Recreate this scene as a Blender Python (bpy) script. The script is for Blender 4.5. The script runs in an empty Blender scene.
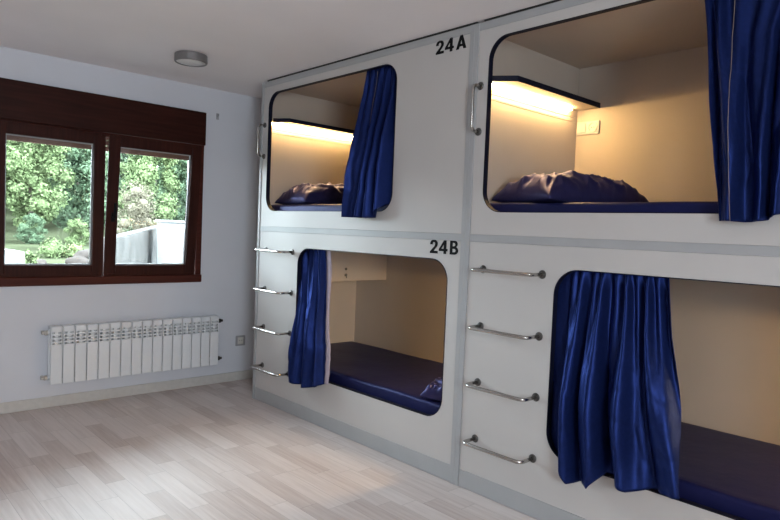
import bpy, bmesh, math, random
from mathutils import Vector, Matrix, noise

# ------------------------------------------------------------------ scene, camera, light, exposure
S = bpy.context.scene
C = S.collection
S.view_settings.view_transform = 'Standard'
S.view_settings.look = 'None'
S.view_settings.gamma = 1.0
S.view_settings.use_curve_mapping = False
S.view_settings.exposure = 0.0
S.cycles.use_denoising = True
S.cycles.max_bounces = 12
S.cycles.diffuse_bounces = 6
S.cycles.transparent_max_bounces = 12

CAM = Vector((-2.5944, -4.3433, 1.3621))
YAW, PITCH, ROLL, FPX = 0.74719, -0.04375, 0.0415, 627.7
_f = Vector((math.sin(YAW)*math.cos(PITCH), math.cos(YAW)*math.cos(PITCH), math.sin(PITCH)))
_r0 = Vector((math.cos(YAW), -math.sin(YAW), 0)); _u0 = _r0.cross(_f)
_r = _r0*math.cos(ROLL) + _u0*math.sin(ROLL); _u = -_r0*math.sin(ROLL) + _u0*math.cos(ROLL)
cam = bpy.data.cameras.new('camera')
cam.sensor_fit = 'HORIZONTAL'; cam.sensor_width = 36.0; cam.lens = FPX/780*36; cam.clip_start = 0.02; cam.clip_end = 400
camera = bpy.data.objects.new('camera', cam); C.objects.link(camera)
camera.matrix_world = Matrix(((_r.x, _u.x, -_f.x, CAM.x), (_r.y, _u.y, -_f.y, CAM.y), (_r.z, _u.z, -_f.z, CAM.z), (0, 0, 0, 1)))
S.camera = camera

world = bpy.data.worlds.new('overcast_sky'); S.world = world; world.use_nodes = True
_bg = world.node_tree.nodes['Background']
_bg.inputs['Color'].default_value = (0.79, 0.90, 1.0, 1)
SKY = 32.5
_bg.inputs['Strength'].default_value = SKY

YW = 0.592                                    # inner face of the window wall
H = 2.5
ROOM_X0, ROOM_X1, ROOM_Y0 = -4.9, 1.12, -6.4

def area(name, loc, rot, sx, sy, power, col=(1, 1, 1), portal=False):
    l = bpy.data.lights.new(name, 'AREA'); l.shape = 'RECTANGLE'; l.size = sx; l.size_y = sy
    l.energy = power; l.color = col
    if portal: l.cycles.is_portal = True
    o = bpy.data.objects.new(name, l); C.objects.link(o); o.location = loc; o.rotation_euler = rot
    return o
# portal that guides the sky's light in through the visible window (gives no light of its own)
area('window_portal', (-0.98, YW+0.32, 1.5), (math.radians(-90), 0, 0), 1.6, 1.25, 1, portal=True)
# the same for the unseen window added behind the camera for fill light
BX0, BX1, BZ0, BZ1 = -3.7, -2.2, .95, 2.2
area('fill_window_portal', ((BX0+BX1)/2, ROOM_Y0-.21, (BZ0+BZ1)/2), (math.radians(90), 0, 0), BX1-BX0, BZ1-BZ0, 1, portal=True)

# ------------------------------------------------------------------ materials
def mat(name, col, rough=0.5, metal=0.0, spec=0.5, noise_amt=0.0, noise_scale=20, bump=0.0, bump_scale=60, sheen=0.0, coat=0.0, tint=None, emit=None, estr=0):
    m = bpy.data.materials.new(name); m.use_nodes = True
    nt = m.node_tree; b = nt.nodes['Principled BSDF']
    b.inputs['Base Color'].default_value = (*col, 1)
    b.inputs['Roughness'].default_value = rough; b.inputs['Metallic'].default_value = metal
    b.inputs['Specular IOR Level'].default_value = spec
    b.inputs['Sheen Weight'].default_value = sheen
    b.inputs['Coat Weight'].default_value = coat
    if tint: b.inputs['Specular Tint'].default_value = (*tint, 1)
    tc = nt.nodes.new('ShaderNodeTexCoord')
    if noise_amt:
        n = nt.nodes.new('ShaderNodeTexNoise'); n.inputs['Scale'].default_value = noise_scale; n.inputs['Detail'].default_value = 4
        nt.links.new(tc.outputs['Object'], n.inputs['Vector'])
        r = nt.nodes.new('ShaderNodeMapRange'); r.inputs['From Min'].default_value = .3; r.inputs['From Max'].default_value = .7
        r.inputs['To Min'].default_value = 1-noise_amt; r.inputs['To Max'].default_value = 1+noise_amt
        nt.links.new(n.outputs['Fac'], r.inputs['Value'])
        mx = nt.nodes.new('ShaderNodeVectorMath'); mx.operation = 'SCALE'; mx.inputs[0].default_value = col
        nt.links.new(r.outputs['Result'], mx.inputs['Scale']); nt.links.new(mx.outputs['Vector'], b.inputs['Base Color'])
    if bump:
        n2 = nt.nodes.new('ShaderNodeTexNoise'); n2.inputs['Scale'].default_value = bump_scale; n2.inputs['Detail'].default_value = 5
        nt.links.new(tc.outputs['Object'], n2.inputs['Vector'])
        bp = nt.nodes.new('ShaderNodeBump'); bp.inputs['Strength'].default_value = bump; bp.inputs['Distance'].default_value = .01
        nt.links.new(n2.outputs['Fac'], bp.inputs['Height']); nt.links.new(bp.outputs['Normal'], b.inputs['Normal'])
    if emit:
        b.inputs['Emission Color'].default_value = (*emit, 1); b.inputs['Emission Strength'].default_value = estr
    return m

def wood_mat(name, c1, c2, rough, axis):
    m = bpy.data.materials.new(name); m.use_nodes = True; nt = m.node_tree; b = nt.nodes['Principled BSDF']
    b.inputs['Roughness'].default_value = rough; b.inputs['Specular IOR Level'].default_value = .14
    tc = nt.nodes.new('ShaderNodeTexCoord'); mp = nt.nodes.new('ShaderNodeMapping')
    mp.inputs['Scale'].default_value = [3 if i == axis else 60 for i in range(3)]
    n = nt.nodes.new('ShaderNodeTexNoise'); n.inputs['Scale'].default_value = 1; n.inputs['Detail'].default_value = 5
    cr = nt.nodes.new('ShaderNodeValToRGB'); cr.color_ramp.elements[0].color = (*c1, 1); cr.color_ramp.elements[1].color = (*c2, 1)
    cr.color_ramp.elements[0].position = .3; cr.color_ramp.elements[1].position = .7
    nt.links.new(tc.outputs['Object'], mp.inputs['Vector']); nt.links.new(mp.outputs['Vector'], n.inputs['Vector'])
    nt.links.new(n.outputs['Fac'], cr.inputs['Fac']); nt.links.new(cr.outputs['Color'], b.inputs['Base Color'])
    return m

def floor_mat():
    m = bpy.data.materials.new('grey_wood_vinyl'); m.use_nodes = True; nt = m.node_tree; N = nt.nodes; L = nt.links
    b = N['Principled BSDF']
    def math_(op, a, bb=None):
        n = N.new('ShaderNodeMath'); n.operation = op
        for i, v in enumerate((a, bb)):
            if v is None: continue
            if isinstance(v, (int, float)): n.inputs[i].default_value = v
            else: L.new(v, n.inputs[i])
        return n.outputs[0]
    tc = N.new('ShaderNodeTexCoord'); sp = N.new('ShaderNodeSeparateXYZ'); L.new(tc.outputs['Object'], sp.inputs[0])
    X, Y = sp.outputs['X'], sp.outputs['Y']
    rowf = math_('DIVIDE', X, 0.105); row = math_('FLOOR', rowf)
    wn = N.new('ShaderNodeTexWhiteNoise'); wn.noise_dimensions = '1D'; L.new(row, wn.inputs['W'])
    yo = math_('ADD', math_('DIVIDE', Y, 0.52), math_('MULTIPLY', wn.outputs['Value'], 7.31))
    colm = math_('FLOOR', yo)
    cb = N.new('ShaderNodeCombineXYZ'); L.new(row, cb.inputs[0]); L.new(colm, cb.inputs[1])
    w2 = N.new('ShaderNodeTexWhiteNoise'); w2.noise_dimensions = '2D'; L.new(cb.outputs[0], w2.inputs['Vector'])
    # grain: long streaks, shifted per plank
    gv = N.new('ShaderNodeCombineXYZ')
    L.new(math_('MULTIPLY', X, 55), gv.inputs[0]); L.new(math_('MULTIPLY', Y, 2.6), gv.inputs[1]); L.new(math_('MULTIPLY', w2.outputs['Value'], 90), gv.inputs[2])
    g = N.new('ShaderNodeTexNoise'); g.inputs['Scale'].default_value = 1; g.inputs['Detail'].default_value = 6; g.inputs['Roughness'].default_value = .62
    L.new(gv.outputs[0], g.inputs['Vector'])
    cr = N.new('ShaderNodeValToRGB'); e = cr.color_ramp.elements
    e[0].position = 0; e[0].color = (.43, .345, .315, 1); e[1].position = 1; e[1].color = (.72, .65, .62, 1)
    k = e.new(.5); k.color = (.60, .525, .495, 1)
    v = math_('ADD', math_('MULTIPLY', w2.outputs['Value'], .50), math_('MULTIPLY', math_('SUBTRACT', g.outputs['Fac'], .31), .95))
    L.new(v, cr.inputs['Fac'])
    # joints
    fx = math_('FRACT', rowf); fy = math_('FRACT', yo)
    jx = math_('LESS_THAN', fx, .022); jy = math_('LESS_THAN', fy, .006)
    j = math_('MAXIMUM', jx, jy)
    mx = N.new('ShaderNodeMix'); mx.data_type = 'RGBA'; L.new(math_('MULTIPLY', j, .35), mx.inputs['Factor'])
    L.new(cr.outputs['Color'], mx.inputs['A']); mx.inputs['B'].default_value = (.12, .095, .085, 1)
    L.new(mx.outputs['Result'], b.inputs['Base Color'])
    b.inputs['Roughness'].default_value = .52; b.inputs['Specular IOR Level'].default_value = .36
    bp = N.new('ShaderNodeBump'); bp.inputs['Strength'].default_value = .08; bp.inputs['Distance'].default_value = .004
    L.new(g.outputs['Fac'], bp.inputs['Height']); L.new(bp.outputs['Normal'], b.inputs['Normal'])
    return m

def glass_mat():
    m = bpy.data.materials.new('window_glass'); m.use_nodes = True; nt = m.node_tree; nt.nodes.remove(nt.nodes['Principled BSDF'])
    t = nt.nodes.new('ShaderNodeBsdfTransparent'); t.inputs['Color'].default_value = (.95, .98, .97, 1)
    g = nt.nodes.new('ShaderNodeBsdfGlossy'); g.inputs['Roughness'].default_value = .02
    f = nt.nodes.new('ShaderNodeFresnel'); f.inputs['IOR'].default_value = 1.45
    mx = nt.nodes.new('ShaderNodeMixShader')
    nt.links.new(f.outputs[0], mx.inputs[0]); nt.links.new(t.outputs[0], mx.inputs[1]); nt.links.new(g.outputs[0], mx.inputs[2])
    nt.links.new(mx.outputs[0], nt.nodes['Material Output'].inputs['Surface'])
    return m

def leaf_mat(name, c1, c2):
    m = bpy.data.materials.new(name); m.use_nodes = True; nt = m.node_tree; b = nt.nodes['Principled BSDF']
    b.inputs['Roughness'].default_value = .8; b.inputs['Specular IOR Level'].default_value = .03
    tc = nt.nodes.new('ShaderNodeTexCoord')
    n = nt.nodes.new('ShaderNodeTexNoise'); n.inputs['Scale'].default_value = 1.3; n.inputs['Detail'].default_value = 6; n.inputs['Roughness'].default_value = .75
    nt.links.new(tc.outputs['Object'], n.inputs['Vector'])
    cr = nt.nodes.new('ShaderNodeValToRGB'); cr.color_ramp.elements[0].color = (*c1, 1); cr.color_ramp.elements[1].color = (*c2, 1)
    cr.color_ramp.elements[0].position = .35; cr.color_ramp.elements[1].position = .65
    nt.links.new(n.outputs['Fac'], cr.inputs['Fac']); nt.links.new(cr.outputs['Color'], b.inputs['Base Color'])
    return m

WARM = (1.0, .66, .265)
M = dict(
    wall=mat('painted_wall', (.60, .61, .65), .75, noise_amt=.02, noise_scale=3, bump=.05, bump_scale=160),
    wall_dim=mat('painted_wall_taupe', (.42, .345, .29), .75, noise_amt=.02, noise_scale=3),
    ceiling=mat('painted_ceiling', (.87, .825, .82), .8, noise_amt=.02, noise_scale=2),
    floor=floor_mat(),
    base=mat('pale_baseboard', (.52, .50, .47), .45, noise_amt=.05, noise_scale=30),
    panel=mat('white_laminate', (.485, .467, .450), .40, spec=.85, noise_amt=.015, noise_scale=4),
    frame=mat('grey_metal_frame', (.37, .375, .38), .40, metal=.1, noise_amt=.03, noise_scale=8),
    inner=mat('cream_laminate', (.475, .405, .34), .5, noise_amt=.02, noise_scale=5),
    trim=mat('navy_edge_band', (.006, .007, .018), .5, spec=.15),
    black=mat('black_vinyl', (.006, .006, .007), .6, spec=.1),
    dark=mat('dark_gap', (.02, .018, .016), .8),
    steel=mat('brushed_steel', (.46, .44, .415), .26, metal=1.0, bump=.03, bump_scale=300),
    darksteel=mat('dark_steel_flange', (.13, .125, .12), .32, metal=1.0, noise_amt=.1),
    curtain=mat('navy_satin_curtain', (.0105, .0195, .090), .44, metal=.62, spec=.2, tint=(.3, .45, 1.0), noise_amt=.10, noise_scale=60, bump=.06, bump_scale=240),
    lining=mat('pale_lilac_lining', (.40, .345, .41), .6, noise_amt=.06, noise_scale=40),
    seam=mat('pale_seam_thread', (.20, .165, .16), .7),
    sheet=mat('navy_mattress_cover', (.010, .0115, .060), .45, metal=.2, spec=.35, tint=(.5, .55, 1.0), noise_amt=.10, noise_scale=12, bump=.35, bump_scale=9),
    pillow=mat('navy_pillow_cover', (.026, .024, .085), .44, metal=.42, spec=.6, tint=(.6, .6, 1.0), noise_amt=.12, noise_scale=20, bump=.25, bump_scale=16),
    wood=wood_mat('mahogany_across', (.020, .0040, .0022), (.036, .0082, .0048), .5, 0),
    woodv=wood_mat('mahogany_upright', (.022, .0045, .0026), (.040, .0092, .0056), .5, 2),
    wood_lit=wood_mat('lit_mahogany_across', (.045, .0095, .006), (.075, .018, .012), .45, 0),  # lit copy of the mahogany: light caught by frame and sill put into colour
    glass=glass_mat(),
    shutter=mat('brown_shutter_slats', (.16, .07, .052), .6, noise_amt=.05),
    rad=mat('white_enamel', (.70, .71, .72), .35, noise_amt=.01),
    plastic=mat('white_plastic', (.55, .53, .50), .35, noise_amt=.01),
    greyplastic=mat('grey_plastic', (.30, .30, .31), .45, noise_amt=.03),
    diffuser=mat('opal_diffuser', (.72, .70, .68), .4, noise_amt=.01),
    lampring=mat('grey_lamp_body', (.22, .21, .21), .4, metal=.5, noise_amt=.04),
    led=mat('lit_led_diffuser', (.9, .8, .6), .5, emit=WARM, estr=125),
    led_low=mat('lit_led_diffuser_bright', (.9, .8, .6), .5, emit=WARM, estr=190),
    alu=mat('aluminium_profile', (.55, .52, .47), .4, metal=.6, noise_amt=.04),
    render=mat('white_render', (.125, .125, .123), .9, spec=.05, noise_amt=.05, noise_scale=2),
    paleplaster=mat('stained_plaster', (.048, .046, .044), .9, spec=.05, noise_amt=.22, noise_scale=2.5),
    stone=mat('pale_stone', (.036, .030, .027), .9, spec=.05, noise_amt=.25, noise_scale=1.6, bump=.5, bump_scale=3),
    grass=mat('meadow', (.030, .034, .020), .95, spec=.0, noise_amt=.45, noise_scale=.25),
    bark=mat('bark', (.05, .04, .03), .9, noise_amt=.3, noise_scale=6),
    leafA=leaf_mat('fresh_leaves', (.066, .092, .040), (.108, .138, .066)),
    leafB=leaf_mat('dark_leaves', (.048, .078, .046), (.080, .112, .066)),
    leafC=leaf_mat('blossom_leaves', (.070, .062, .042), (.120, .108, .080)),
)

# ------------------------------------------------------------------ mesh helpers
def link(name, bm_or_me, m, parent=None, loc=None, smooth=False, tag=None):
    if isinstance(bm_or_me, bmesh.types.BMesh):
        me = bpy.data.meshes.new(name)
        bmesh.ops.recalc_face_normals(bm_or_me, faces=bm_or_me.faces)
        bm_or_me.to_mesh(me); bm_or_me.free()
    else: me = bm_or_me
    me.name = name
    me.materials.clear(); me.materials.append(m)
    if smooth:
        for p in me.polygons: p.use_smooth = True
    o = bpy.data.objects.new(name, me); C.objects.link(o)
    if parent: o.parent = parent
    if loc: o.location = loc
    return o

def tag(o, label=None, cat=None, group=None, kind=None):
    if label: o['label'] = label
    if cat: o['category'] = cat
    if group: o['group'] = group
    if kind: o['kind'] = kind
    return o

def root(name, loc, label, cat, group=None):
    o = bpy.data.objects.new(name, None); C.objects.link(o); o.location = loc; o.empty_display_size = .1
    return tag(o, label, cat, group)

def box(bm, a, b, bev=0.0, seg=2):
    x0, y0, z0 = (min(a[i], b[i]) for i in range(3)); x1, y1, z1 = (max(a[i], b[i]) for i in range(3))
    t = bmesh.new()
    bmesh.ops.create_cube(t, size=1)
    for v in t.verts:
        v.co = Vector(((x0+x1)/2 + v.co.x*(x1-x0), (y0+y1)/2 + v.co.y*(y1-y0), (z0+z1)/2 + v.co.z*(z1-z0)))
    if bev: bmesh.ops.bevel(t, geom=t.edges[:], offset=bev, segments=seg, affect='EDGES', profile=.5)
    merge(bm, t); return bm

def merge(bm, t, mx=None):
    me = bpy.data.meshes.new('tmp'); t.to_mesh(me); t.free()
    if mx: me.transform(mx)
    bm.from_mesh(me); bpy.data.meshes.remove(me)

def bx(a, b, bev=0.0, seg=2): return box(bmesh.new(), a, b, bev, seg)

def tube(bm, pts, r, n=12, cap=True):
    pts = [Vector(p) for p in pts]
    rings = []
    prev = None
    for i, p in enumerate(pts):
        d = (pts[min(i+1, len(pts)-1)] - pts[max(i-1, 0)]).normalized()
        if prev is None:
            a = d.orthogonal().normalized()
        else:
            a = (prev - d*prev.dot(d)).normalized()
        prev = a; b = d.cross(a)
        rr = r[i] if isinstance(r, (list, tuple)) else r
        rings.append([bm.verts.new(p + (a*math.cos(t) + b*math.sin(t))*rr) for t in (2*math.pi*k/n for k in range(n))])
    for q, w in zip(rings, rings[1:]):
        for k in range(n): bm.faces.new((q[k], q[(k+1) % n], w[(k+1) % n], w[k]))
    if cap: bm.faces.new(rings[0]); bm.faces.new(rings[-1])
    return bm

def lathe(prof, n=32, axis='z', at=(0, 0, 0)):
    bm = bmesh.new(); rings = []
    at = Vector(at)
    def mp(r, h, t):
        c, s = r*math.cos(t), r*math.sin(t)
        return at + (Vector((c, s, h)) if axis == 'z' else Vector((h, c, s)) if axis == 'x' else Vector((c, h, s)))
    for r, h in prof:
        rings.append([bm.verts.new(mp(max(r, 1e-5), h, 2*math.pi*k/n)) for k in range(n)])
    for q, w in zip(rings, rings[1:]):
        for k in range(n): bm.faces.new((q[k], q[(k+1) % n], w[(k+1) % n], w[k]))
    bm.faces.new(rings[0]); bm.faces.new(rings[-1])
    return bm

def rrect(a0, b0, a1, b1, r, n=10):
    pts = []
    for cx, cy, s in ((a1-r, b1-r, 0), (a0+r, b1-r, 1), (a0+r, b0+r, 2), (a1-r, b0+r, 3)):
        for k in range(n+1):
            t = math.pi/2*(s + k/n); pts.append((cx + r*math.cos(t), cy + r*math.sin(t)))
    return pts

def plate(loops, depth, fn, bevel=0.0):
    """Filled outline (first loop outer, others holes) extruded by depth; fn maps (a, b, c) to a point."""
    cu = bpy.data.curves.new('tmp', 'CURVE'); cu.dimensions = '2D'; cu.fill_mode = 'BOTH'; cu.extrude = depth/2
    cu.bevel_depth = bevel; cu.bevel_resolution = 1
    for lp in loops:
        s = cu.splines.new('POLY'); s.points.add(len(lp)-1)
        for p, q in zip(s.points, lp): p.co = (q[0], q[1], 0, 1)
        s.use_cyclic_u = True
    o = bpy.data.objects.new('tmp', cu); C.objects.link(o)
    dg = bpy.context.evaluated_depsgraph_get(); dg.update()
    me = bpy.data.meshes.new_from_object(o.evaluated_get(dg))
    bpy.data.objects.remove(o); bpy.data.curves.remove(cu)
    bm = bmesh.new(); bm.from_mesh(me); bpy.data.meshes.remove(me)
    bmesh.ops.remove_doubles(bm, verts=bm.verts, dist=1e-5)
    for v in bm.verts: v.co = Vector(fn(*v.co))
    return bm

def ringband(outer, inner, c0, c1, fn):
    """A band between two equal-length loops, from depth c0 to c1, closed."""
    bm = bmesh.new(); n = len(outer)
    vs = [[bm.verts.new(fn(*p, c)) for p in lp] for lp, c in ((outer, c0), (inner, c0), (inner, c1), (outer, c1))]
    for i in range(4):
        a, b = vs[i], vs[(i+1) % 4]
        for k in range(n): bm.faces.new((a[k], a[(k+1) % n], b[(k+1) % n], b[k]))
    return bm

def front(a, b, c): return (c, -a, b)          # a to the right along the bunk fronts, b up, c into the bunk

def copy_tree(o, parent=None):
    c = o.copy(); C.objects.link(c)
    if parent: c.parent = parent
    for ch in list(o.children): copy_tree(ch, c)
    return c

# ------------------------------------------------------------------ room shell
def struct(name, bm, m, parent=None):
    o = link(name, bm, m, parent); o['kind'] = 'structure'; return o
struct('floor', bx((ROOM_X0-.2, ROOM_Y0-.2, -.12), (ROOM_X1+.2, YW+.3, 0)), M['floor'])
struct('ceiling', bx((ROOM_X0-.2, ROOM_Y0-.2, H), (ROOM_X1+.2, YW+.3, H+.2)), M['ceiling'])
WX0, WX1, WZ0, WZ1 = -1.745, -.186, .886, 2.282
w = bmesh.new()
box(w, (ROOM_X0, YW, 0), (WX0, YW+.3, H)); box(w, (WX0, YW, 0), (WX1, YW+.3, WZ0)); box(w, (WX0, YW, WZ1), (WX1, YW+.3, H)); box(w, (WX1, YW, 0), (ROOM_X1, YW+.3, H))
struct('wall_window', w, M['wall'])
struct('wall_left', bx((ROOM_X0-.2, ROOM_Y0, 0), (ROOM_X0, YW+.3, H)), M['wall_dim'])
struct('wall_right', bx((ROOM_X1, ROOM_Y0, 0), (ROOM_X1+.2, YW+.3, H)), M['wall'])
w = bmesh.new()
box(w, (ROOM_X0-.2, ROOM_Y0-.2, 0), (BX0, ROOM_Y0, H)); box(w, (BX0, ROOM_Y0-.2, 0), (BX1, ROOM_Y0, BZ0)); box(w, (BX0, ROOM_Y0-.2, BZ1), (BX1, ROOM_Y0, H)); box(w, (BX1, ROOM_Y0-.2, 0), (ROOM_X1+.2, ROOM_Y0, H))
struct('wall_back', w, M['wall_dim'])
bb = bx((ROOM_X0, YW-.014, 0), (ROOM_X1, YW, .078), .004)
struct('baseboard_window', bb, M['base'])

# ------------------------------------------------------------------ window
def rect_frame(x0, x1, z0, z1, t, y0, y1, bev=.005, tb=None, tt=None):
    """Four mitre-free rails as one mesh: stiles full height, rails between."""
    bm = bmesh.new(); tb = tb or t; tt = tt or t
    box(bm, (x0, y0, z0), (x0+t, y1, z1), bev); box(bm, (x1-t, y0, z0), (x1, y1, z1), bev)
    box(bm, (x0+t, y0+.001, z0), (x1-t, y1-.001, z0+tb), bev); box(bm, (x0+t, y0+.001, z1-tt), (x1-t, y1-.001, z1), bev)
    return bm

def sash(parent, x0, x1, z0, z1, hinge_y, tilt, handle_left):
    s = bpy.data.objects.new('sash', None); C.objects.link(s); s.parent = parent
    s.location = (0, hinge_y, z0); s.rotation_euler = (tilt, 0, 0)
    t = .068
    b = rect_frame(x0, x1, 0, z1-z0, t, -.03, .035, .006)
    merge(b, rect_frame(x0-.014, x1+.014, -.014, z1-z0+.014, .03, -.0295, -.0155, .003))
    link('sash_frame', b, M['woodv'], s)
    link('glass_pane', bx((x0+t-.008, .008, t-.008), (x1-t+.008, .020, z1-z0-t+.008)), M['glass'], s)
    b = bmesh.new(); g = t
    for a0, a1 in (((x0+g, g), (x1-g, g+.008)), ((x0+g, z1-z0-g-.008), (x1-g, z1-z0-g)), ((x0+g, g+.008), (x0+g+.008, z1-z0-g-.008)), ((x1-g-.008, g+.008), (x1-g, z1-z0-g-.008))):
        box(b, (a0[0], -.004, a0[1]), (a1[0], .006, a1[1]))
    link('glazing_bead', b, M['greyplastic'], s)
    if handle_left is None: return s
    hx = x0+.034 if handle_left else x1-.034
    zc = (z1-z0)*.42
    b = bx((hx-.014, -.042, zc-.035), (hx+.014, -.0305, zc+.035), .004)
    box(b, (hx-.008, -.062, zc-.006), (hx+.008, -.041, zc+.006)); box(b, (hx-.009, -.075, zc-.006), (hx+.009, -.058, zc+.11), .005)
    tag(link('window_handle', b, M['black'], s), 'dark lever handle')
    return s

def window(name):
    r = bpy.data.objects.new(name, None); C.objects.link(r); r['kind'] = 'structure'
    yf0, yf1 = YW-.012, YW+.085
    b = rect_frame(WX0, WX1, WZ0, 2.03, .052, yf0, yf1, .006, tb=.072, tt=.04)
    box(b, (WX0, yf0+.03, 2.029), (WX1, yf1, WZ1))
    link('window_frame', b, M['wood_lit'], r)
    b = bx((WX0+.004, YW-.045, 2.016), (WX1-.004, yf0+.03, WZ1+.004), .006)
    tag(link('shutter_box', b, M['wood'], r), 'deep brown roller shutter box along the top')
    link('sill_strip', bx((WX0, YW-.03, WZ0-.003), (WX1, yf0-.0005, WZ0+.060), .006), M['wood_lit'], r)
    sash(r, -1.691, -.992, .964, 1.992, YW-.003, 0, None)
    s2 = sash(r, -.961, -.268, .964, 1.988, YW-.004, math.radians(4.4), True)
    b = bmesh.new()
    for k in range(6): box(b, (WX0+.03, YW+.105, 1.893+k*.042), (WX1-.03, YW+.117, 1.931+k*.042), .003)
    tag(link('roller_shutter', b, M['shutter'], r), 'lower edge of the raised brown roller shutter')
    return r
window('window_1')
w2 = bpy.data.objects.new('fill_window', None); C.objects.link(w2); w2['kind'] = 'structure'  # unseen window, added to let fill light into the room
link('window_frame', rect_frame(BX0, BX1, BZ0, BZ1, .07, ROOM_Y0-.085, ROOM_Y0+.012, .006), M['wood'], w2)

# ------------------------------------------------------------------ bunk tower
UL = 2.135
TOP = 2.484
PT = .028
OPA = (.102, 1.488, 1.54, 2.392, .115)      # a0, b0, a1, b1, r  (a measured along the front from the far end)
OPB = (.560, .322, 2.018, 1.226, .125)

def glyph(ch):
    """Bold condensed outlines on a 1-high box; returns (loops, width)."""
    def arc(cx, cy, rx, ry, t0, t1, n=14):
        return [(cx + rx*math.cos(math.radians(t0+(t1-t0)*k/n)), cy + ry*math.sin(math.radians(t0+(t1-t0)*k/n))) for k in range(n+1)]
    if ch == '2':
        o = [(0, 0), (.62, 0), (.62, .19), (.30, .19)] + [(.50, .43), (.585, .58)] + arc(.30, .70, .30, .30, 0, 180) + [(.0, .64), (.20, .64)] \
            + arc(.30, .69, .10, .13, 180, 0) + [(.385, .60), (.33, .50), (0, .13)]
        return [o], .62
    if ch == '4':
        return [[(.38, 0), (.58, 0), (.58, .20), (.68, .20), (.68, .37), (.58, .37), (.58, 1), (.40, 1), (0, .33), (0, .20), (.38, .20)], [(.20, .37), (.38, .37), (.38, .68)]], .68
    if ch == 'A':
        return [[(0, 0), (.21, 0), (.27, .19), (.49, .19), (.55, 0), (.76, 0), (.47, 1), (.29, 1)], [(.315, .36), (.445, .36), (.38, .64)]], .76
    if ch == 'B':
        o = [(0, 0), (.32, 0)] + arc(.34, .285, .29, .285, -90, 60, 12) + [(.46, .54)] + arc(.32, .745, .25, .255, -30, 90, 12) + [(0, 1)]
        h1 = [(.20, .17), (.32, .17)] + arc(.32, .29, .12, .12, -90, 90, 10) + [(.20, .41)]
        h2 = [(.20, .59), (.30, .59)] + arc(.30, .71, .10, .12, -90, 90, 10) + [(.20, .83)]
        return [o, h1, h2], .63

def lettering(text, gaps, a0, b0, h, sx, parent):
    bm = bmesh.new(); a = a0
    for ch, g in zip(text, gaps):
        loops, wd = glyph(ch)
        L2 = [[(a + x*h*sx, b0 + y*h) for x, y in lp] for lp in loops]
        t = plate(L2, .0016, lambda p, q, c: front(p, q, c-.0012))
        merge(bm, t); a += wd*h*sx + g*h
    return tag(link('number_lettering', bm, M['black'], parent), 'black pod number ' + text)

def flange(x, y, z, parent):
    return link('flange', lathe([(.021, 0), (.021, -.004), (.018, -.008), (.009, -.010)], 20, 'x', (x, y, z)), M['darksteel'], parent, smooth=False)

def bar_handle(name, p0, p1, out, r, parent, label):
    """Bar with two bent ends from p0 to p1 (y, z) standing out from the front by out."""
    v0, v1 = Vector((0, *p0)), Vector((0, *p1)); d = (v1-v0).normalized(); O = Vector((-out, 0, 0))
    rb = .030
    pts = [v0 + Vector((-.002, 0, 0)), v0 + Vector((-out+rb, 0, 0))]
    for k in range(1, 6):
        t = math.pi/2*k/5; pts.append(v0 + O + Vector((rb*(1-math.sin(t)), 0, 0)) + d*rb*(1-math.cos(t)))
    for k in range(0, 6):
        t = math.pi/2*k/5; pts.append(v1 + O - d*rb*(1-math.sin(t)) + Vector((rb*(1-math.cos(t)), 0, 0)))
    pts.append(v1 + Vector((-.002, 0, 0)))
    o = link(name, tube(bmesh.new(), pts, r, 14), M['steel'], parent, smooth=True)
    tag(o, label)
    for v in (v0, v1): flange(-.0002, v.y, v.z, o)
    return o

def shelf_with_light(parent, y_wall, sgn, z, depth, chamfer, xs=.055, lit='led'):
    """Ledge on an end wall (sgn: +1 = it grows towards -y), dark front edge, lit profile tucked underneath."""
    D = .985
    prof = [(xs, 0), (xs, .055 if chamfer else depth), (.135 if chamfer else xs+.001, depth), (D, depth), (D, 0)]
    bm = plate([prof], .026, lambda p, q, c: (p, y_wall - sgn*q, z + .013 + c))
    s = tag(link('shelf', bm, M['inner'], parent), 'narrow ledge over the pillow')
    edge = bmesh.new()
    pts = prof[1:4]
    for (xa, qa), (xb, qb) in zip(pts, pts[1:]):
        d = Vector((xb-xa, qb-qa)); n = Vector((-d.y, d.x)).normalized()*.004
        vs = []
        for zz in (z-.002, z+.028):
            vs.append([edge.verts.new((x, y_wall - sgn*q, zz)) for x, q in ((xa, qa), (xb, qb), (xb+n.x, qb+n.y), (xa+n.x, qa+n.y))])
        edge.faces.new(vs[0]); edge.faces.new(vs[1][::-1])
        for k in range(4): edge.faces.new((vs[0][k], vs[0][(k+1) % 4], vs[1][(k+1) % 4], vs[1][k]))
    tag(link('edge_band', edge, M['trim'], s), 'dark edge band')
    y1 = y_wall - sgn*.0005
    for dz in (.042, .072):
        link('light_profile', bx((xs+.003, y1, z-dz), (D-.002, y1-sgn*.0013, z-dz-.0035)), M['alu'], s)
    b2 = bx((xs+.007, y1-sgn*.010, z-.015), (D-.09, y1-sgn*.030, z-.001), .003)
    tag(link('led_strip', b2, M[lit], s), 'lit warm white strip under the ledge')
    return s

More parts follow.
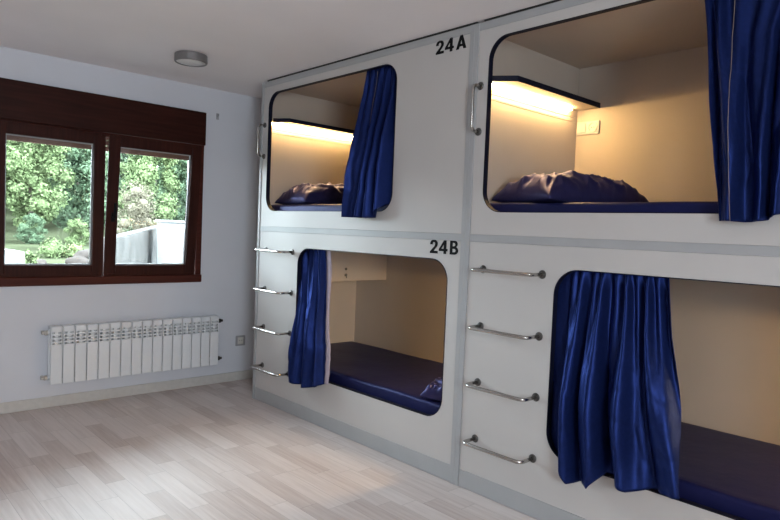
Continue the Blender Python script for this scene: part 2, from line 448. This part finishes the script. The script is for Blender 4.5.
def tower():
    t = root('bunk_bed', (0, 0, 0), 'white double bunk pod nearest the window, marked 24A above and 24B below', 'bunk bed', 'built-in bunk pods')
    # grey framing
    for a in (0, UL-.030):
        link('post', bx((-.006, -a, 0), (PT, -a-.030, TOP), .002), M['frame'], t)
    link('top_rail', bx((-.002, -.0305, 2.442), (PT, -UL+.0305, TOP), .002), M['frame'], t)
    link('middle_rail', bx((-.003, -.0305, 1.331), (PT, -UL+.0305, 1.371), .002), M['frame'], t)
    link('kickboard', bx((-.003, -.0305, .002), (PT, -UL+.0305, .097), .002), M['frame'], t)
    # front panels and edge bands
    for op, z0, z1, lab in ((OPA, 1.3715, 2.4415, 'upper white front panel with rounded opening'), (OPB, .0975, 1.3305, 'lower white front panel with rounded opening')):
        hole = rrect(*op[:4], op[4])
        outer = [(.031, z0), (UL-.031, z0), (UL-.031, z1), (.031, z1)]
        tag(link('front_panel', plate([outer, hole], PT, lambda a, b, c: front(a, b, c+PT/2)), M['panel'], t), lab)
        inn = rrect(op[0]+.004, op[1]+.004, op[2]-.004, op[3]-.004, op[4]-.004)
        out2 = rrect(op[0]+.0005, op[1]+.0005, op[2]-.0005, op[3]-.0005, op[4]-.0005)
        tag(link('opening_trim', ringband(out2, inn, -.002, .030, front), M['trim'], t), 'dark navy edge band round the opening')
    # shell
    for nm, a, b in (('end_panel', (PT+.0005, 0, 0), (1.03, -.024, TOP)), ('end_panel', (PT+.0005, -UL+.024, 0), (1.03, -UL, TOP)),
                     ('back_panel', (1.006, -.0245, 0), (1.03, -UL+.0245, TOP)), ('roof_panel', (PT+.0005, -.0245, 2.452), (1.0055, -UL+.0245, TOP)),
                     ('mattress_base', (PT+.0005, -.0245, 1.376), (1.0055, -UL+.0245, 1.406)), ('mattress_base', (PT+.0005, -.0245, .215), (1.0055, -UL+.0245, .245))):
        link(nm, bx(a, b), M['inner'], t)
    # dark strip for the shade in the ceiling gap, ledges with light, lockers, socket
    tag(link('ceiling_gap_shade', bx((.010, -.05, TOP+.0005), (PT+.01, -UL+.0005, 2.4995)), M['dark'], t), 'dark shade strip in the gap under the ceiling')
    shelf_with_light(t, -.0245, 1, 2.184, .165, True)
    shelf_with_light(t, -UL+.0245, -1, .985, .165, False, .22, 'led_low')
    def locker(y0, y1, door_y, z0, z1, sgn):
        k = link('locker', bx((.045, y0, z0), (1.0055, y1, z1), .002), M['inner'], t)
        link('locker_door', bx((.047, door_y, z0+.002), (1.003, door_y-sgn*.018, z1-.002), .002), M['inner'], k)
        return k, door_y-sgn*.018
    k, yd = locker(-.0245, -.405, -.4055, .958, 1.372, 1)
    tag(link('keyhole', lathe([(.011, 0), (.011, -.004), (.006, -.005)], 16, 'y', (.56, yd, 1.056)), M['darksteel'], k), 'small metal lock')
    b = lathe([(.012, 0), (.012, -.006), (.007, -.008)], 16, 'y', (.56, yd, 1.008)); box(b, (.556, yd-.009, .983), (.564, yd-.012, 1.013))
    tag(link('key_knob', b, M['darksteel'], k), 'small metal knob')
    link('curtain_rail', tube(bmesh.new(), [(.052, -.06, 2.428), (.052, -UL+.05, 2.428)], .006, 10), M['alu'], t, smooth=True)
    link('curtain_rail', tube(bmesh.new(), [(.052, -.5, 1.262), (.052, -UL+.05, 1.262)], .006, 10), M['alu'], t, smooth=True)
    # power socket on the back panel of the upper pod
    y0 = -.030
    pl = link('power_socket', bx((1.0055, y0, 2.028), (.995, y0-.156, 2.112), .003), M['plastic'], t)
    r = lathe([(.031, 0), (.031, -.004), (.027, -.004), (.025, .004), (.004, .004)], 24, 'x', (.9945, y0-.115, 2.07)); 
    link('socket_ring', r, M['plastic'], pl)
    link('light_switch', bx((.9948, y0-.012, 2.042), (.990, y0-.066, 2.098), .002), M['plastic'], pl)
    for dy in (-.008, .008):
        link('socket_hole', lathe([(.003, 0), (.003, -.002)], 10, 'x', (.9942, y0-.115+dy, 2.07)), M['dark'], pl)
    # steps and grab handle
    for i, z in enumerate((.290, .592, .890, 1.190)):
        bar_handle('ladder_rung', (-.130, z), (-.492, z), .108, .0095, t, 'polished steel step')
    bar_handle('grab_handle', (-.054, 2.152), (-.054, 1.912), .060, .0085, t, 'upright steel grab handle')
    lettering('24A', (.10, .22, 0), 1.853, 2.372, .076, 1.28, t)
    lettering('24B', (.10, .22, 0), 1.875, 1.255, .078, 1.24, t)
    return t
t1 = tower()
t2 = copy_tree(t1)
t2.location = (0, -UL, 0)
for ch in list(t2.children):
    if ch.name.startswith('number_lettering'): bpy.data.objects.remove(ch)
t2['label'] = 'white double bunk pod at the right, nearer the camera, cut off by the photo edge'

# ------------------------------------------------------------------ mattresses and pillows
def mattress(y0, z0, z1, label):
    x0, x1 = .062, .965; ya, yb = y0-.05, y0-UL+.06
    bm = bmesh.new(); nx, ny = 14, 40
    t = bmesh.new(); box(t, (x0, ya, z0), (x1, yb, z1), .018, 3)
    bmesh.ops.subdivide_edges(t, edges=[e for e in t.edges if e.calc_length() > .3], cuts=24, use_grid_fill=True)
    for v in t.verts:
        if v.co.z > (z0+z1)/2:
            n_ = noise.noise(Vector((v.co.x*4, v.co.y*4, z0*3)))
            v.co.z += .004*n_
    merge(bm, t)
    o = link('mattress', bm, M['sheet'], smooth=True)
    return tag(o, label, 'mattress', 'navy bunk mattresses')
mattress(0, 1.407, 1.542, 'navy mattress in the upper bunk 24A, under the far pillow')
mattress(0, .246, .385, 'bare navy mattress in the lower bunk 24B')
mattress(-UL, 1.407, 1.542, 'navy mattress in the upper right bunk, edge showing below its pillow')
mattress(-UL, .246, .385, 'bare navy mattress in the lower right bunk beside the big curtain')

def pillow(cx, cy, z, L, Wd, Ht, rot, label, seed, tilt=0):
    bm = bmesh.new(); n = 84; m_ = 60
    top, bot = {}, {}
    for i in range(n+1):
        for j in range(m_+1):
            u, v = 2*i/n-1, 2*j/m_-1
            # pinch the corners out, pull the sides in
            x = u*L/2*(1-.07*(1-v*v)*abs(u)**3 + .0*v*v); y = v*Wd/2*(1-.08*(1-u*u)*abs(v)**3)
            e = max(0, (1-u**4))*max(0, (1-v**4))
            h = Ht*(e**.55)
            p = Vector((u*3.1+seed, v*2.3, seed*.7))
            rad = math.atan2(v, u)
            rg = noise.noise(Vector((u*2.2+v*1.1+seed, v*1.4-u*.6, seed*.3)))
            wr = .016*math.exp(-(rg*7)**2) + .010*math.exp(-(noise.noise(Vector((u*4.2-v*2+seed, v*2.2, seed+5)))*6)**2) + .012*noise.noise(p*1.6) + .014*(abs(noise.noise(Vector((u*5+seed, v*1.8, 1.3)))) - .25)*(1-.4*abs(u)) + .012*noise.noise(Vector((rad*3.2, seed, 2)))*max(abs(u), abs(v))**2
            lift = .012*(1-e)
            top[i, j] = bm.verts.new((x, y, lift + h*.94 + wr*min(1, e*3)))
            edge = i in (0, n) or j in (0, m_)
            bot[i, j] = top[i, j] if edge else bm.verts.new((x, y, lift - lift*min(1, e*4) ))
    for i in range(n):
        for j in range(m_):
            bm.faces.new((top[i, j], top[i+1, j], top[i+1, j+1], top[i, j+1]))
            q = (bot[i, j], bot[i, j+1], bot[i+1, j+1], bot[i+1, j])
            if len(set(q)) == 4: bm.faces.new(q)
    o = link('pillow', bm, M['pillow'], smooth=True)
    o.location = (cx, cy, z); o.rotation_euler = (0, tilt, rot)
    return tag(o, label, 'pillow', 'navy satin pillows')
pillow(.43, -2.50, 1.547, .74, .46, .155, math.radians(-14), 'crumpled navy pillow in the upper right bunk under the lit ledge', 3.1)
pillow(.47, -.31, 1.547, .76, .48, .170, math.radians(-5), 'rumpled navy pillow in the far upper bunk 24A', 7.7)
pillow(.25, -1.90, .391, .34, .30, .105, math.radians(12), 'shiny navy pillow corner at the near end of lower bunk 24B', 11.3)

# ------------------------------------------------------------------ curtains
def interp(pts, t):
    for (t0, v0), (t1, v1) in zip(pts, pts[1:]):
        if t <= t1:
            k = (t-t0)/(t1-t0) if t1 > t0 else 0
            return v0 + (v1-v0)*k
    return pts[-1][1]
def sstep(a, b, x):
    t = min(1, max(0, (x-a)/(b-a))); return t*t*(3-2*t)

def curtain(name_label, ztop, sill, L, R, hem, folds, amp, seed, valley=None, tuck=0.0, tuckr=0.0, nu=280, nv=80):
    """L/R: edge positions (v, y); hem: (u, z). The cloth hangs behind the panel at the rail and drapes out over the sill."""
    rnd = random.Random(seed)
    ph = [rnd.uniform(0, 6.28) for _ in range(6)]
    bm = bmesh.new(); g = []
    for j in range(nv+1):
        v = j/nv; row = []
        yl, yr = interp(L, v), interp(R, v)
        for i in range(nu+1):
            u = i/nu
            z = ztop + (interp(hem, u)-ztop)*v
            tk = (1 - sstep(tuck*.5, tuck, u)) if tuck else 0
            if tuckr: tk = max(tk, sstep(1-tuckr, 1-tuckr*.5, u))
            warp = .55*noise.noise(Vector((u*2.6, v*.9, seed*1.7))) + .22*noise.noise(Vector((u*6, v*1.6, seed*.9)))
            w1 = 2*math.pi*(folds*u + warp) + ph[0]
            w2 = 2*math.pi*(folds*2.3*u + warp*1.2) + ph[1]
            gain = .65 + .7*noise.noise(Vector((u*3.3, v*.7, seed+9.)))
            s1 = 2*(.5+.5*math.sin(w1))**.85 - 1; s2 = math.sin(w2)
            kb = sstep(.02, .75, v)
            f = amp*(s1*(.30+.70*kb)*(.6+gain*.6) + s2*(.36 - .20*kb))
            f += .007*noise.noise(Vector((u*4+2*v, v*3.4, seed)))*sstep(.15, .6, v)
            f += .003*noise.noise(Vector((u*11+3*v, v*7-u*3, seed+4)))*sstep(.12, .4, v)
            cr = noise.noise(Vector((u*6-3*v, v*5+2*u, seed+8)))
            f += .004*max(0, .22-abs(cr))/.22*sstep(.2, .5, v)
            if valley: f += .055*math.exp(-((u-valley)/.030)**2)*sstep(.35, .95, v)
            fall = sstep(.05, .80, (ztop-z)/(ztop-sill))
            xc = .052 - .104*fall
            f *= .30 + .70*sstep(0, .12, v)
            x = xc + f
            if z > ztop-.09: x = max(x, .008 + .03*sstep(ztop-.09, ztop-.03, z))
            lim = -.009; k = 1 - sstep(sill+.005, sill+.09, z)                      # keep the cloth clear of the panel face
            if x > lim: x = lim*k + x*(1-k) - .004*k*(1-math.exp(-(x-lim)*20))
            x = x*(1-tk) + (.044+.004*s1)*tk
            y = yl + (yr-yl)*(u + .02*math.cos(w1)*kb*4*u*(1-u))
            row.append(bm.verts.new((x, y, z)))
        g.append(row)
    for j in range(nv):
        for i in range(nu):
            bm.faces.new((g[j][i], g[j][i+1], g[j+1][i+1], g[j+1][i]))
    lines = {u: [g[j][int(u*nu)].co.copy() for j in range(nv+1)] for u in (.1, .25, .4, .5, .7, 1.0)}
    o = link('curtain', bm, M['curtain'], smooth=True)
    sd = o.modifiers.new('thickness', 'SOLIDIFY'); sd.thickness = .0022; sd.offset = 0
    tag(o, name_label, 'curtain', 'navy bunk curtains')
    return o, lines

def piping(par, line, m, r=.0014, label='pale seam line'):
    pts = [p + Vector((-.005, -.002, 0)) for p in line[3:]]
    tag(link('piping', tube(bmesh.new(), pts, r, 6), m, par, smooth=True), label)

def lining(par, line, width, m):
    bm = bmesh.new(); rows = []
    n = len(line)
    for k, p in enumerate(line):
        wv = width*(.75+.25*math.sin(k*.12))
        rows.append([bm.verts.new(p + Vector((.003+.012*q, -wv*q, 0))) for q in (0, .33, .66, 1)])
    for a, b in zip(rows, rows[1:]):
        for q in range(3): bm.faces.new((a[q], a[q+1], b[q+1], b[q]))
    o = link('pale_hem', bm, m, par, smooth=True)
    sd = o.modifiers.new('thickness', 'SOLIDIFY'); sd.thickness = .0015
    tag(o, 'pale lilac turned edge of the curtain')

cA1, l = curtain('dark navy curtain bunched at the right of upper bunk 24A', 2.415, 1.488, [(0, -1.201), (.25, -1.188), (.55, -1.195), (.82, -1.177), (1, -1.136)], [(0, -1.61), (1, -1.61)], [(0, 1.450), (.5, 1.446), (.66, 1.452), (.70, 1.475), (.76, 1.53), (1, 1.55)], 4.2, .034, 5, tuckr=.30)
piping(cA1, l[.25], M['seam'])
cB1, l = curtain('navy curtain bunched at the left of lower bunk 24B, beside the steps', 1.245, .322, [(0, -.50), (.2, -.53), (.42, -.598), (.7, -.620), (1, -.595)], [(0, -.825), (.38, -.89), (.72, -.965), (1, -.965)], [(0, .265), (.3, .25), (.7, .268), (1, .315)], 2.6, .036, 12)
lining(cB1, l[1.0], .036, M['lining'])
cA2, l = curtain('dark navy curtain of the upper right bunk at the photo edge', 2.415, 1.488, [(0, -3.275), (.38, -3.336), (.7, -3.391), (1, -3.423)], [(0, -3.76), (.25, -3.665), (1, -3.64)], [(0, 1.459), (.4, 1.455), (.7, 1.458), (1, 1.487)], 2.6, .028, 21)
piping(cA2, l[.25], M['seam'], .0013)
cB2, l = curtain('wide shiny blue curtain of the lower right bunk hanging over its sill', 1.245, .322, [(0, -2.65), (1, -2.65)], [(0, -3.21), (.3, -3.249), (.57, -3.299), (.8, -3.335), (1, -3.362)], [(0, .345), (.17, .338), (.25, .30), (.28, .257), (.36, .268), (.45, .272), (.50, .345), (.56, .35), (.68, .315), (.72, .322), (.78, .338), (1, .362)], 4.6, .046, 33, valley=.50, tuck=.26)

# ------------------------------------------------------------------ radiator
rad = root('radiator', (-1.345, YW-.002, .186), 'long white panel radiator with grille slots under the window', 'radiator')
RX0, PIT, NS = .0, .0808, 16
RZ0, RZ1 = .0, .412
for i in range(NS):
    x = RX0 + i*PIT
    b = bmesh.new()
    wv = PIT - .006
    box(b, (x, -.108, RZ0), (x+wv, -.098, RZ1-.128), .003)
    box(b, (x, -.104, RZ1-.040), (x+wv, -.092, RZ1-.002), .004)                     # front plate
    for q in range(3):                                                         # grille of three slots
        z = RZ1-.116 + q*.026
        box(b, (x, -.107+.001*q, z), (x+wv, -.085+.001*q, z+.010), .002)
    for e in (x+.0005, x+wv-.0065): box(b, (e, -.104, RZ1-.13), (e+.006, -.086, RZ1-.012))
    box(b, (x+wv/2-.010, -.097, RZ0+.005), (x+wv/2+.010, -.032, RZ1-.01), .002)
    box(b, (x, -.096, RZ1-.016), (x+wv, -.03, RZ1), .003)
    box(b, (x, -.040, RZ0+.01), (x+wv, -.032, RZ1-.02), .002)
    link('radiator_section', b, M['rad'], rad)
for z in (RZ0+.045, RZ1-.045):
    link('header_pipe', tube(bmesh.new(), [(RX0-.012, -.065, z), (RX0+NS*PIT+.006, -.065, z)], .016, 14), M['rad'], rad, smooth=True)
for x, z, s in ((RX0, RZ1-.045, -1), (RX0, RZ0+.045, -1), (RX0+NS*PIT, RZ1-.045, 1), (RX0+NS*PIT, RZ0+.045, 1)):
    b = lathe([(.015, 0), (.018, s*.004), (.018, s*.020), (.011, s*.024), (.011, s*.04)], 16, 'x', (x+s*.010-.003*(s > 0), -.065, z))
    merge(b, tube(bmesh.new(), [(x+s*.03, -.065, z), (x+s*.03, 0, z)], .009, 10))
    tag(link('valve', b, M['darksteel'] if s > 0 else M['alu'], rad), 'small metal valve')

# ------------------------------------------------------------------ wall socket, hook, ceiling lamp
ws = root('wall_socket', (.208, YW, .352), 'small square wall socket between the radiator and the bunk', 'socket')
b = ringband(rrect(-.045, -.045, .045, .045, .006, 3), rrect(-.030, -.030, .030, .030, .004, 3), -.0005, -.011, lambda a, b_, c: (a, c, b_))
tag(link('cover_frame', b, M['greyplastic'], ws), 'grey frame')
link('insert', bx((-.0295, -.0005, -.0295), (.0295, -.008, .0295), .002), M['plastic'], ws)
link('socket_ring', lathe([(.021, -.008), (.021, -.0105), (.018, -.0105), (.017, -.0085)], 24, 'y'), M['plastic'], ws)
for dx in (-.0095, .0095): link('socket_hole', lathe([(.003, -.0082), (.003, -.0092)], 10, 'y', (dx, 0, 0)), M['dark'], ws)

hk = root('wall_hook', (-.072, YW, 2.277), 'tiny grey clip on the wall right of the window box', 'hook')
link('hook_base', bx((-.012, -.0005, -.026), (.012, -.006, .026), .002), M['greyplastic'], hk)
link('hook_peg', tube(bmesh.new(), [(0, -.005, .008), (0, -.022, .006), (0, -.026, .016)], .004, 8), M['greyplastic'], hk)

cl = root('ceiling_lamp', (-.712, -.262, H), 'round unlit grey-rimmed ceiling lamp near the window', 'lamp')
link('lamp_body', lathe([(.092, 0), (.106, -.004), (.108, -.048), (.103, -.056), (.096, -.056), (.094, -.048)], 48), M['lampring'], cl, smooth=False)
link('diffuser', lathe([(.0935, -.044), (.0935, -.051), (.065, -.056), (.0, -.058)], 48), M['diffuser'], cl, smooth=True)

# ------------------------------------------------------------------ outside
GZ = -.25
rnd = random.Random(4)
gb = bmesh.new(); gv = {}
for i in range(41):
    for j in range(41):
        x = -60 + i*4.0; y = .95 + j*3.0
        z = GZ + max(0, y-48)*.16 + (.25*noise.noise(Vector((x*.1, y*.1, 0))) if y > 20 else 0)
        gv[i, j] = gb.verts.new((x, y, z))
for i in range(40):
    for j in range(40): gb.faces.new((gv[i, j], gv[i+1, j], gv[i+1, j+1], gv[i, j+1]))
struct('ground', gb, M['grass'])

def crown(seed, rx, rz, blobs, leaves, leaf, core=.78, rs=1.0):
    r = random.Random(seed); bm = bmesh.new()
    bl = []
    for k in range(blobs):
        th = r.uniform(0, 6.283); q = r.random()**.6; h = r.uniform(-.9, .95)
        rr = math.sqrt(max(.05, 1-h*h))*q
        c = Vector((rx*.72*rr*math.cos(th), rx*.72*rr*math.sin(th), rz*.78*h)); R = r.uniform(.26, .50)*rx*rs
        bl.append((c, R))
        t = bmesh.new(); bmesh.ops.create_icosphere(t, subdivisions=2, radius=R*core)
        for v in t.verts: v.co *= 1+.25*noise.noise(v.co*1.5+Vector((k, seed, 0)))
        merge(bm, t, Matrix.Translation(c))
    for k in range(leaves):
        c, R = r.choice(bl)
        d = Vector((r.gauss(0, 1), r.gauss(0, 1), r.gauss(.15, 1))).normalized()
        p = c + d*R*r.uniform(.62, 1.25)
        n_ = (d + Vector((r.gauss(0, .6), r.gauss(0, .6), r.gauss(0.3, .6)))).normalized()
        a = n_.orthogonal().normalized(); b_ = n_.cross(a); ang = r.uniform(0, 6.28)
        e1 = (a*math.cos(ang)+b_*math.sin(ang))*leaf*r.uniform(.7, 1.3); e2 = n_.cross(e1.normalized())*leaf*r.uniform(.4, .7)
        m0 = p + n_*leaf*.15
        bm.faces.new([bm.verts.new(q) for q in (p-e1, m0-e2, p+e1, m0+e2)])
    me = bpy.data.meshes.new('crown'); bm.to_mesh(me); bm.free(); return me
CR = {'A': [crown(q, 2.9, 4.4, 44, 9000, .13, .62, .52) for q in (1, 2)], 'B': [crown(q, 3.0, 4.6, 44, 9000, .14, .62, .52) for q in (5, 6)]}
def trunk_bm(h, r0, seed):
    r = random.Random(seed)
    pts = [(r.uniform(-.1, .1)*k, r.uniform(-.1, .1)*k, h*k/5) for k in range(6)]
    return tube(bmesh.new(), pts, [r0*(1-.1*k) for k in range(6)], 8)
def px_dir(u, v):
    d = _f + _r*((u-390)/FPX) - _u*((v-260)/FPX); return d
def at_y(u, v, y):
    d = px_dir(u, v); k = (y-CAM.y)/d.y; return CAM + d*k
tn = 0
def tree(kind, x, y, sc, label, group='trees beyond the garden'):
    global tn
    tn += 1
    z = GZ + max(0, y-48)*.16
    t = root('tree', (x, y, z-.1), label, 'tree', group)
    t.rotation_euler.z = rnd.uniform(0, 6.28); t.scale = (sc, sc, sc)
    me = CR[kind][tn % 2].copy()
    link('crown', me, M['leaf'+kind], t, loc=(0, 0, 4.3))
    link('trunk', trunk_bm(4.4, .2, tn), M['bark'], t, smooth=True)
for x, y, sc, kd, lb in (
    (3.4, 40, 1.05, 'A', 'bright green tree filling the left window pane, leftmost in the front row'),
    (7.8, 41, 1.0, 'A', 'bright green tree in the middle of the left window pane'),
    (11.6, 43, .98, 'B', 'dark bluish green tree at the right of the left window pane'),
    (15.4, 41, 1.0, 'A', 'light green tree seen at the left of the tilted pane'),
    (19.2, 42, 1.05, 'B', 'dark green tree behind the white outer corner in the tilted pane'),
    (5.6, 52, 1.25, 'B', 'taller dark tree behind the left pane front row, left one'),
    (10.6, 53, 1.3, 'A', 'taller green tree behind the front row, between the window panes'),
    (15.6, 54, 1.3, 'B', 'taller dark tree behind the tilted pane front row'),
    (21.0, 54, 1.3, 'B', 'taller dark tree behind the tilted pane, rightmost of the back row'),
    (8.0, 61, 1.6, 'A', 'tall green tree filling the gap deep in the wood behind the left pane'),
    (13.4, 60, 1.5, 'B', 'dark tree in the wood filling the notch between the crowns in the left pane'),
    (12.0, 68, 1.7, 'A', 'tall tree deep in the wood, middle of the farthest row'),
    (20.5, 67, 1.7, 'B', 'tall tree deep in the wood behind the tilted pane, farthest row'),
    (28.5, 66, 1.7, 'B', 'tall tree deep in the wood, rightmost of the farthest row')):
    tree(kd, x, y, sc, lb)


# bushes along the forest edge and a thicket of trees on the slope behind
for k in range(9):
    x = 1.5 + k*2.6 + rnd.uniform(-.6, .6); y = 36.5 + rnd.uniform(-1, 1); sc = rnd.uniform(.27, .36)
    t = root('forest_bush', (x, y, GZ-.1), 'leafy bush along the foot of the trees across the meadow', 'bush', 'bushes along the forest edge')
    t.rotation_euler.z = rnd.uniform(0, 6.28); t.scale = (sc, sc, sc*.8)
    link('foliage', CR['A' if k % 3 else 'B'][k % 2].copy(), M['leafB' if k % 3 else 'leafA'], t, loc=(0, 0, 3.2))
def shrub(name, u, v, y, w_, h_, m, seed, label, cat, dens=1800, leaf=.06):
    p = at_y(u, v, y)
    me = crown(seed, w_/2, h_/2, 26, dens, leaf, core=.45, rs=.7)
    t = root(name, (p.x, p.y, GZ), label, cat)
    o = link('foliage', me, m, t, loc=(0, 0, h_*.52))
    link('stem', tube(bmesh.new(), [(0, 0, -.1), (.03, 0, h_*.3), (0, .04, h_*.55)], .05, 8), M['bark'], t, smooth=True)
shrub('blossom_tree', 138, 232, 22, 2.7, 3.3, M['leafC'], 31, 'pale blossoming small tree behind the garden wall in the tilted pane', 'tree', 5200, .045)
shrub('garden_bush', 24, 258, 16, .7, .65, M['leafA'], 32, 'low yellow green bush at the foot of the left window pane', 'bush', 900)
shrub('hedge_bush', 60, 245, 24, 2.2, .6, M['leafA'], 33, 'low spreading bush on the meadow in the left window pane', 'bush', 1500)

# garden wall and white block beyond the tilted pane
pA = at_y(108, 238, 5.6); pB = at_y(178, 221, 14.5)
dv = Vector((pB.x-pA.x, pB.y-pA.y, 0)).normalized(); nv_ = Vector((-dv.y, dv.x, 0))*.12
b = bmesh.new(); q = []
for z in (GZ-.05, None):
    for p_, s in ((pA, 1), (pB, 1), (pB, -1), (pA, -1)):
        q.append(b.verts.new((p_.x+nv_.x*s, p_.y+nv_.y*s, z if z is not None else p_.z)))
for f in ((0, 1, 2, 3), (4, 5, 6, 7), (0, 1, 5, 4), (1, 2, 6, 5), (2, 3, 7, 6), (3, 0, 4, 7)): b.faces.new([q[k] for k in f])
bmesh.ops.bevel(b, geom=b.edges[:], offset=.02, segments=2, affect='EDGES')
tag(link('garden_wall', b, M['paleplaster']), 'pale rendered garden wall outside the tilted pane', 'wall')
p0 = at_y(157, 222, 8.2)
b = bx((0, 0, GZ-.02), (2.2, .8, p0.z), .02); box(b, (-.04, -.04, p0.z), (2.24, .84, p0.z+.05), .01)
bmesh.ops.transform(b, matrix=Matrix.Translation((p0.x, 8.2, 0)) @ Matrix.Rotation(math.radians(-27), 4, 'Z'), verts=b.verts)
tag(link('white_pillar_block', b, M['render']), 'bright white masonry block outside, lower right of the tilted pane', 'masonry')
p0 = at_y(4, 246, 13)
b = bmesh.new(); q = [b.verts.new(c) for c in ((p0.x-1.0, 13, GZ), (p0.x+.45, 13, GZ), (p0.x+.45, 13, p0.z-.14), (p0.x-1.0, 13, p0.z+.02), (p0.x-1.0, 14.2, GZ), (p0.x+.45, 14.2, GZ), (p0.x+.45, 14.2, p0.z-.14), (p0.x-1.0, 14.2, p0.z+.02))]
for f in ((0, 1, 2, 3), (4, 5, 6, 7), (0, 1, 5, 4), (1, 2, 6, 5), (2, 3, 7, 6), (3, 0, 4, 7)): b.faces.new([q[k] for k in f])
tag(link('garden_shed', b, M['render']), 'low white sloping shed roof at the lower left window corner', 'shed')
for i, (u, v, y, s, lb) in enumerate(((28, 256, 17, .30, 'grey boulder beside the white shed in the left pane'), (38, 255, 18, .24, 'pale boulder on the meadow, right of the grey one'), (78, 254, 19, .30, 'pale boulder at the right end of the left pane'), (88, 250, 22, .38, 'pinkish rock pile stone beside the window mullion'))):
    p = at_y(u, v, y); t = bmesh.new(); bmesh.ops.create_icosphere(t, subdivisions=3, radius=s)
    for v_ in t.verts: v_.co = Vector((v_.co.x*1.3, v_.co.y, v_.co.z*.75))*(1+.3*noise.noise(v_.co*2.5/s*.5+Vector((i*5, 0, 0))))
    o = link('boulder', t, M['stone'], smooth=True); o.location = (p.x, p.y, GZ+s*.45)
    tag(o, lb, 'rock', 'boulders in the garden')
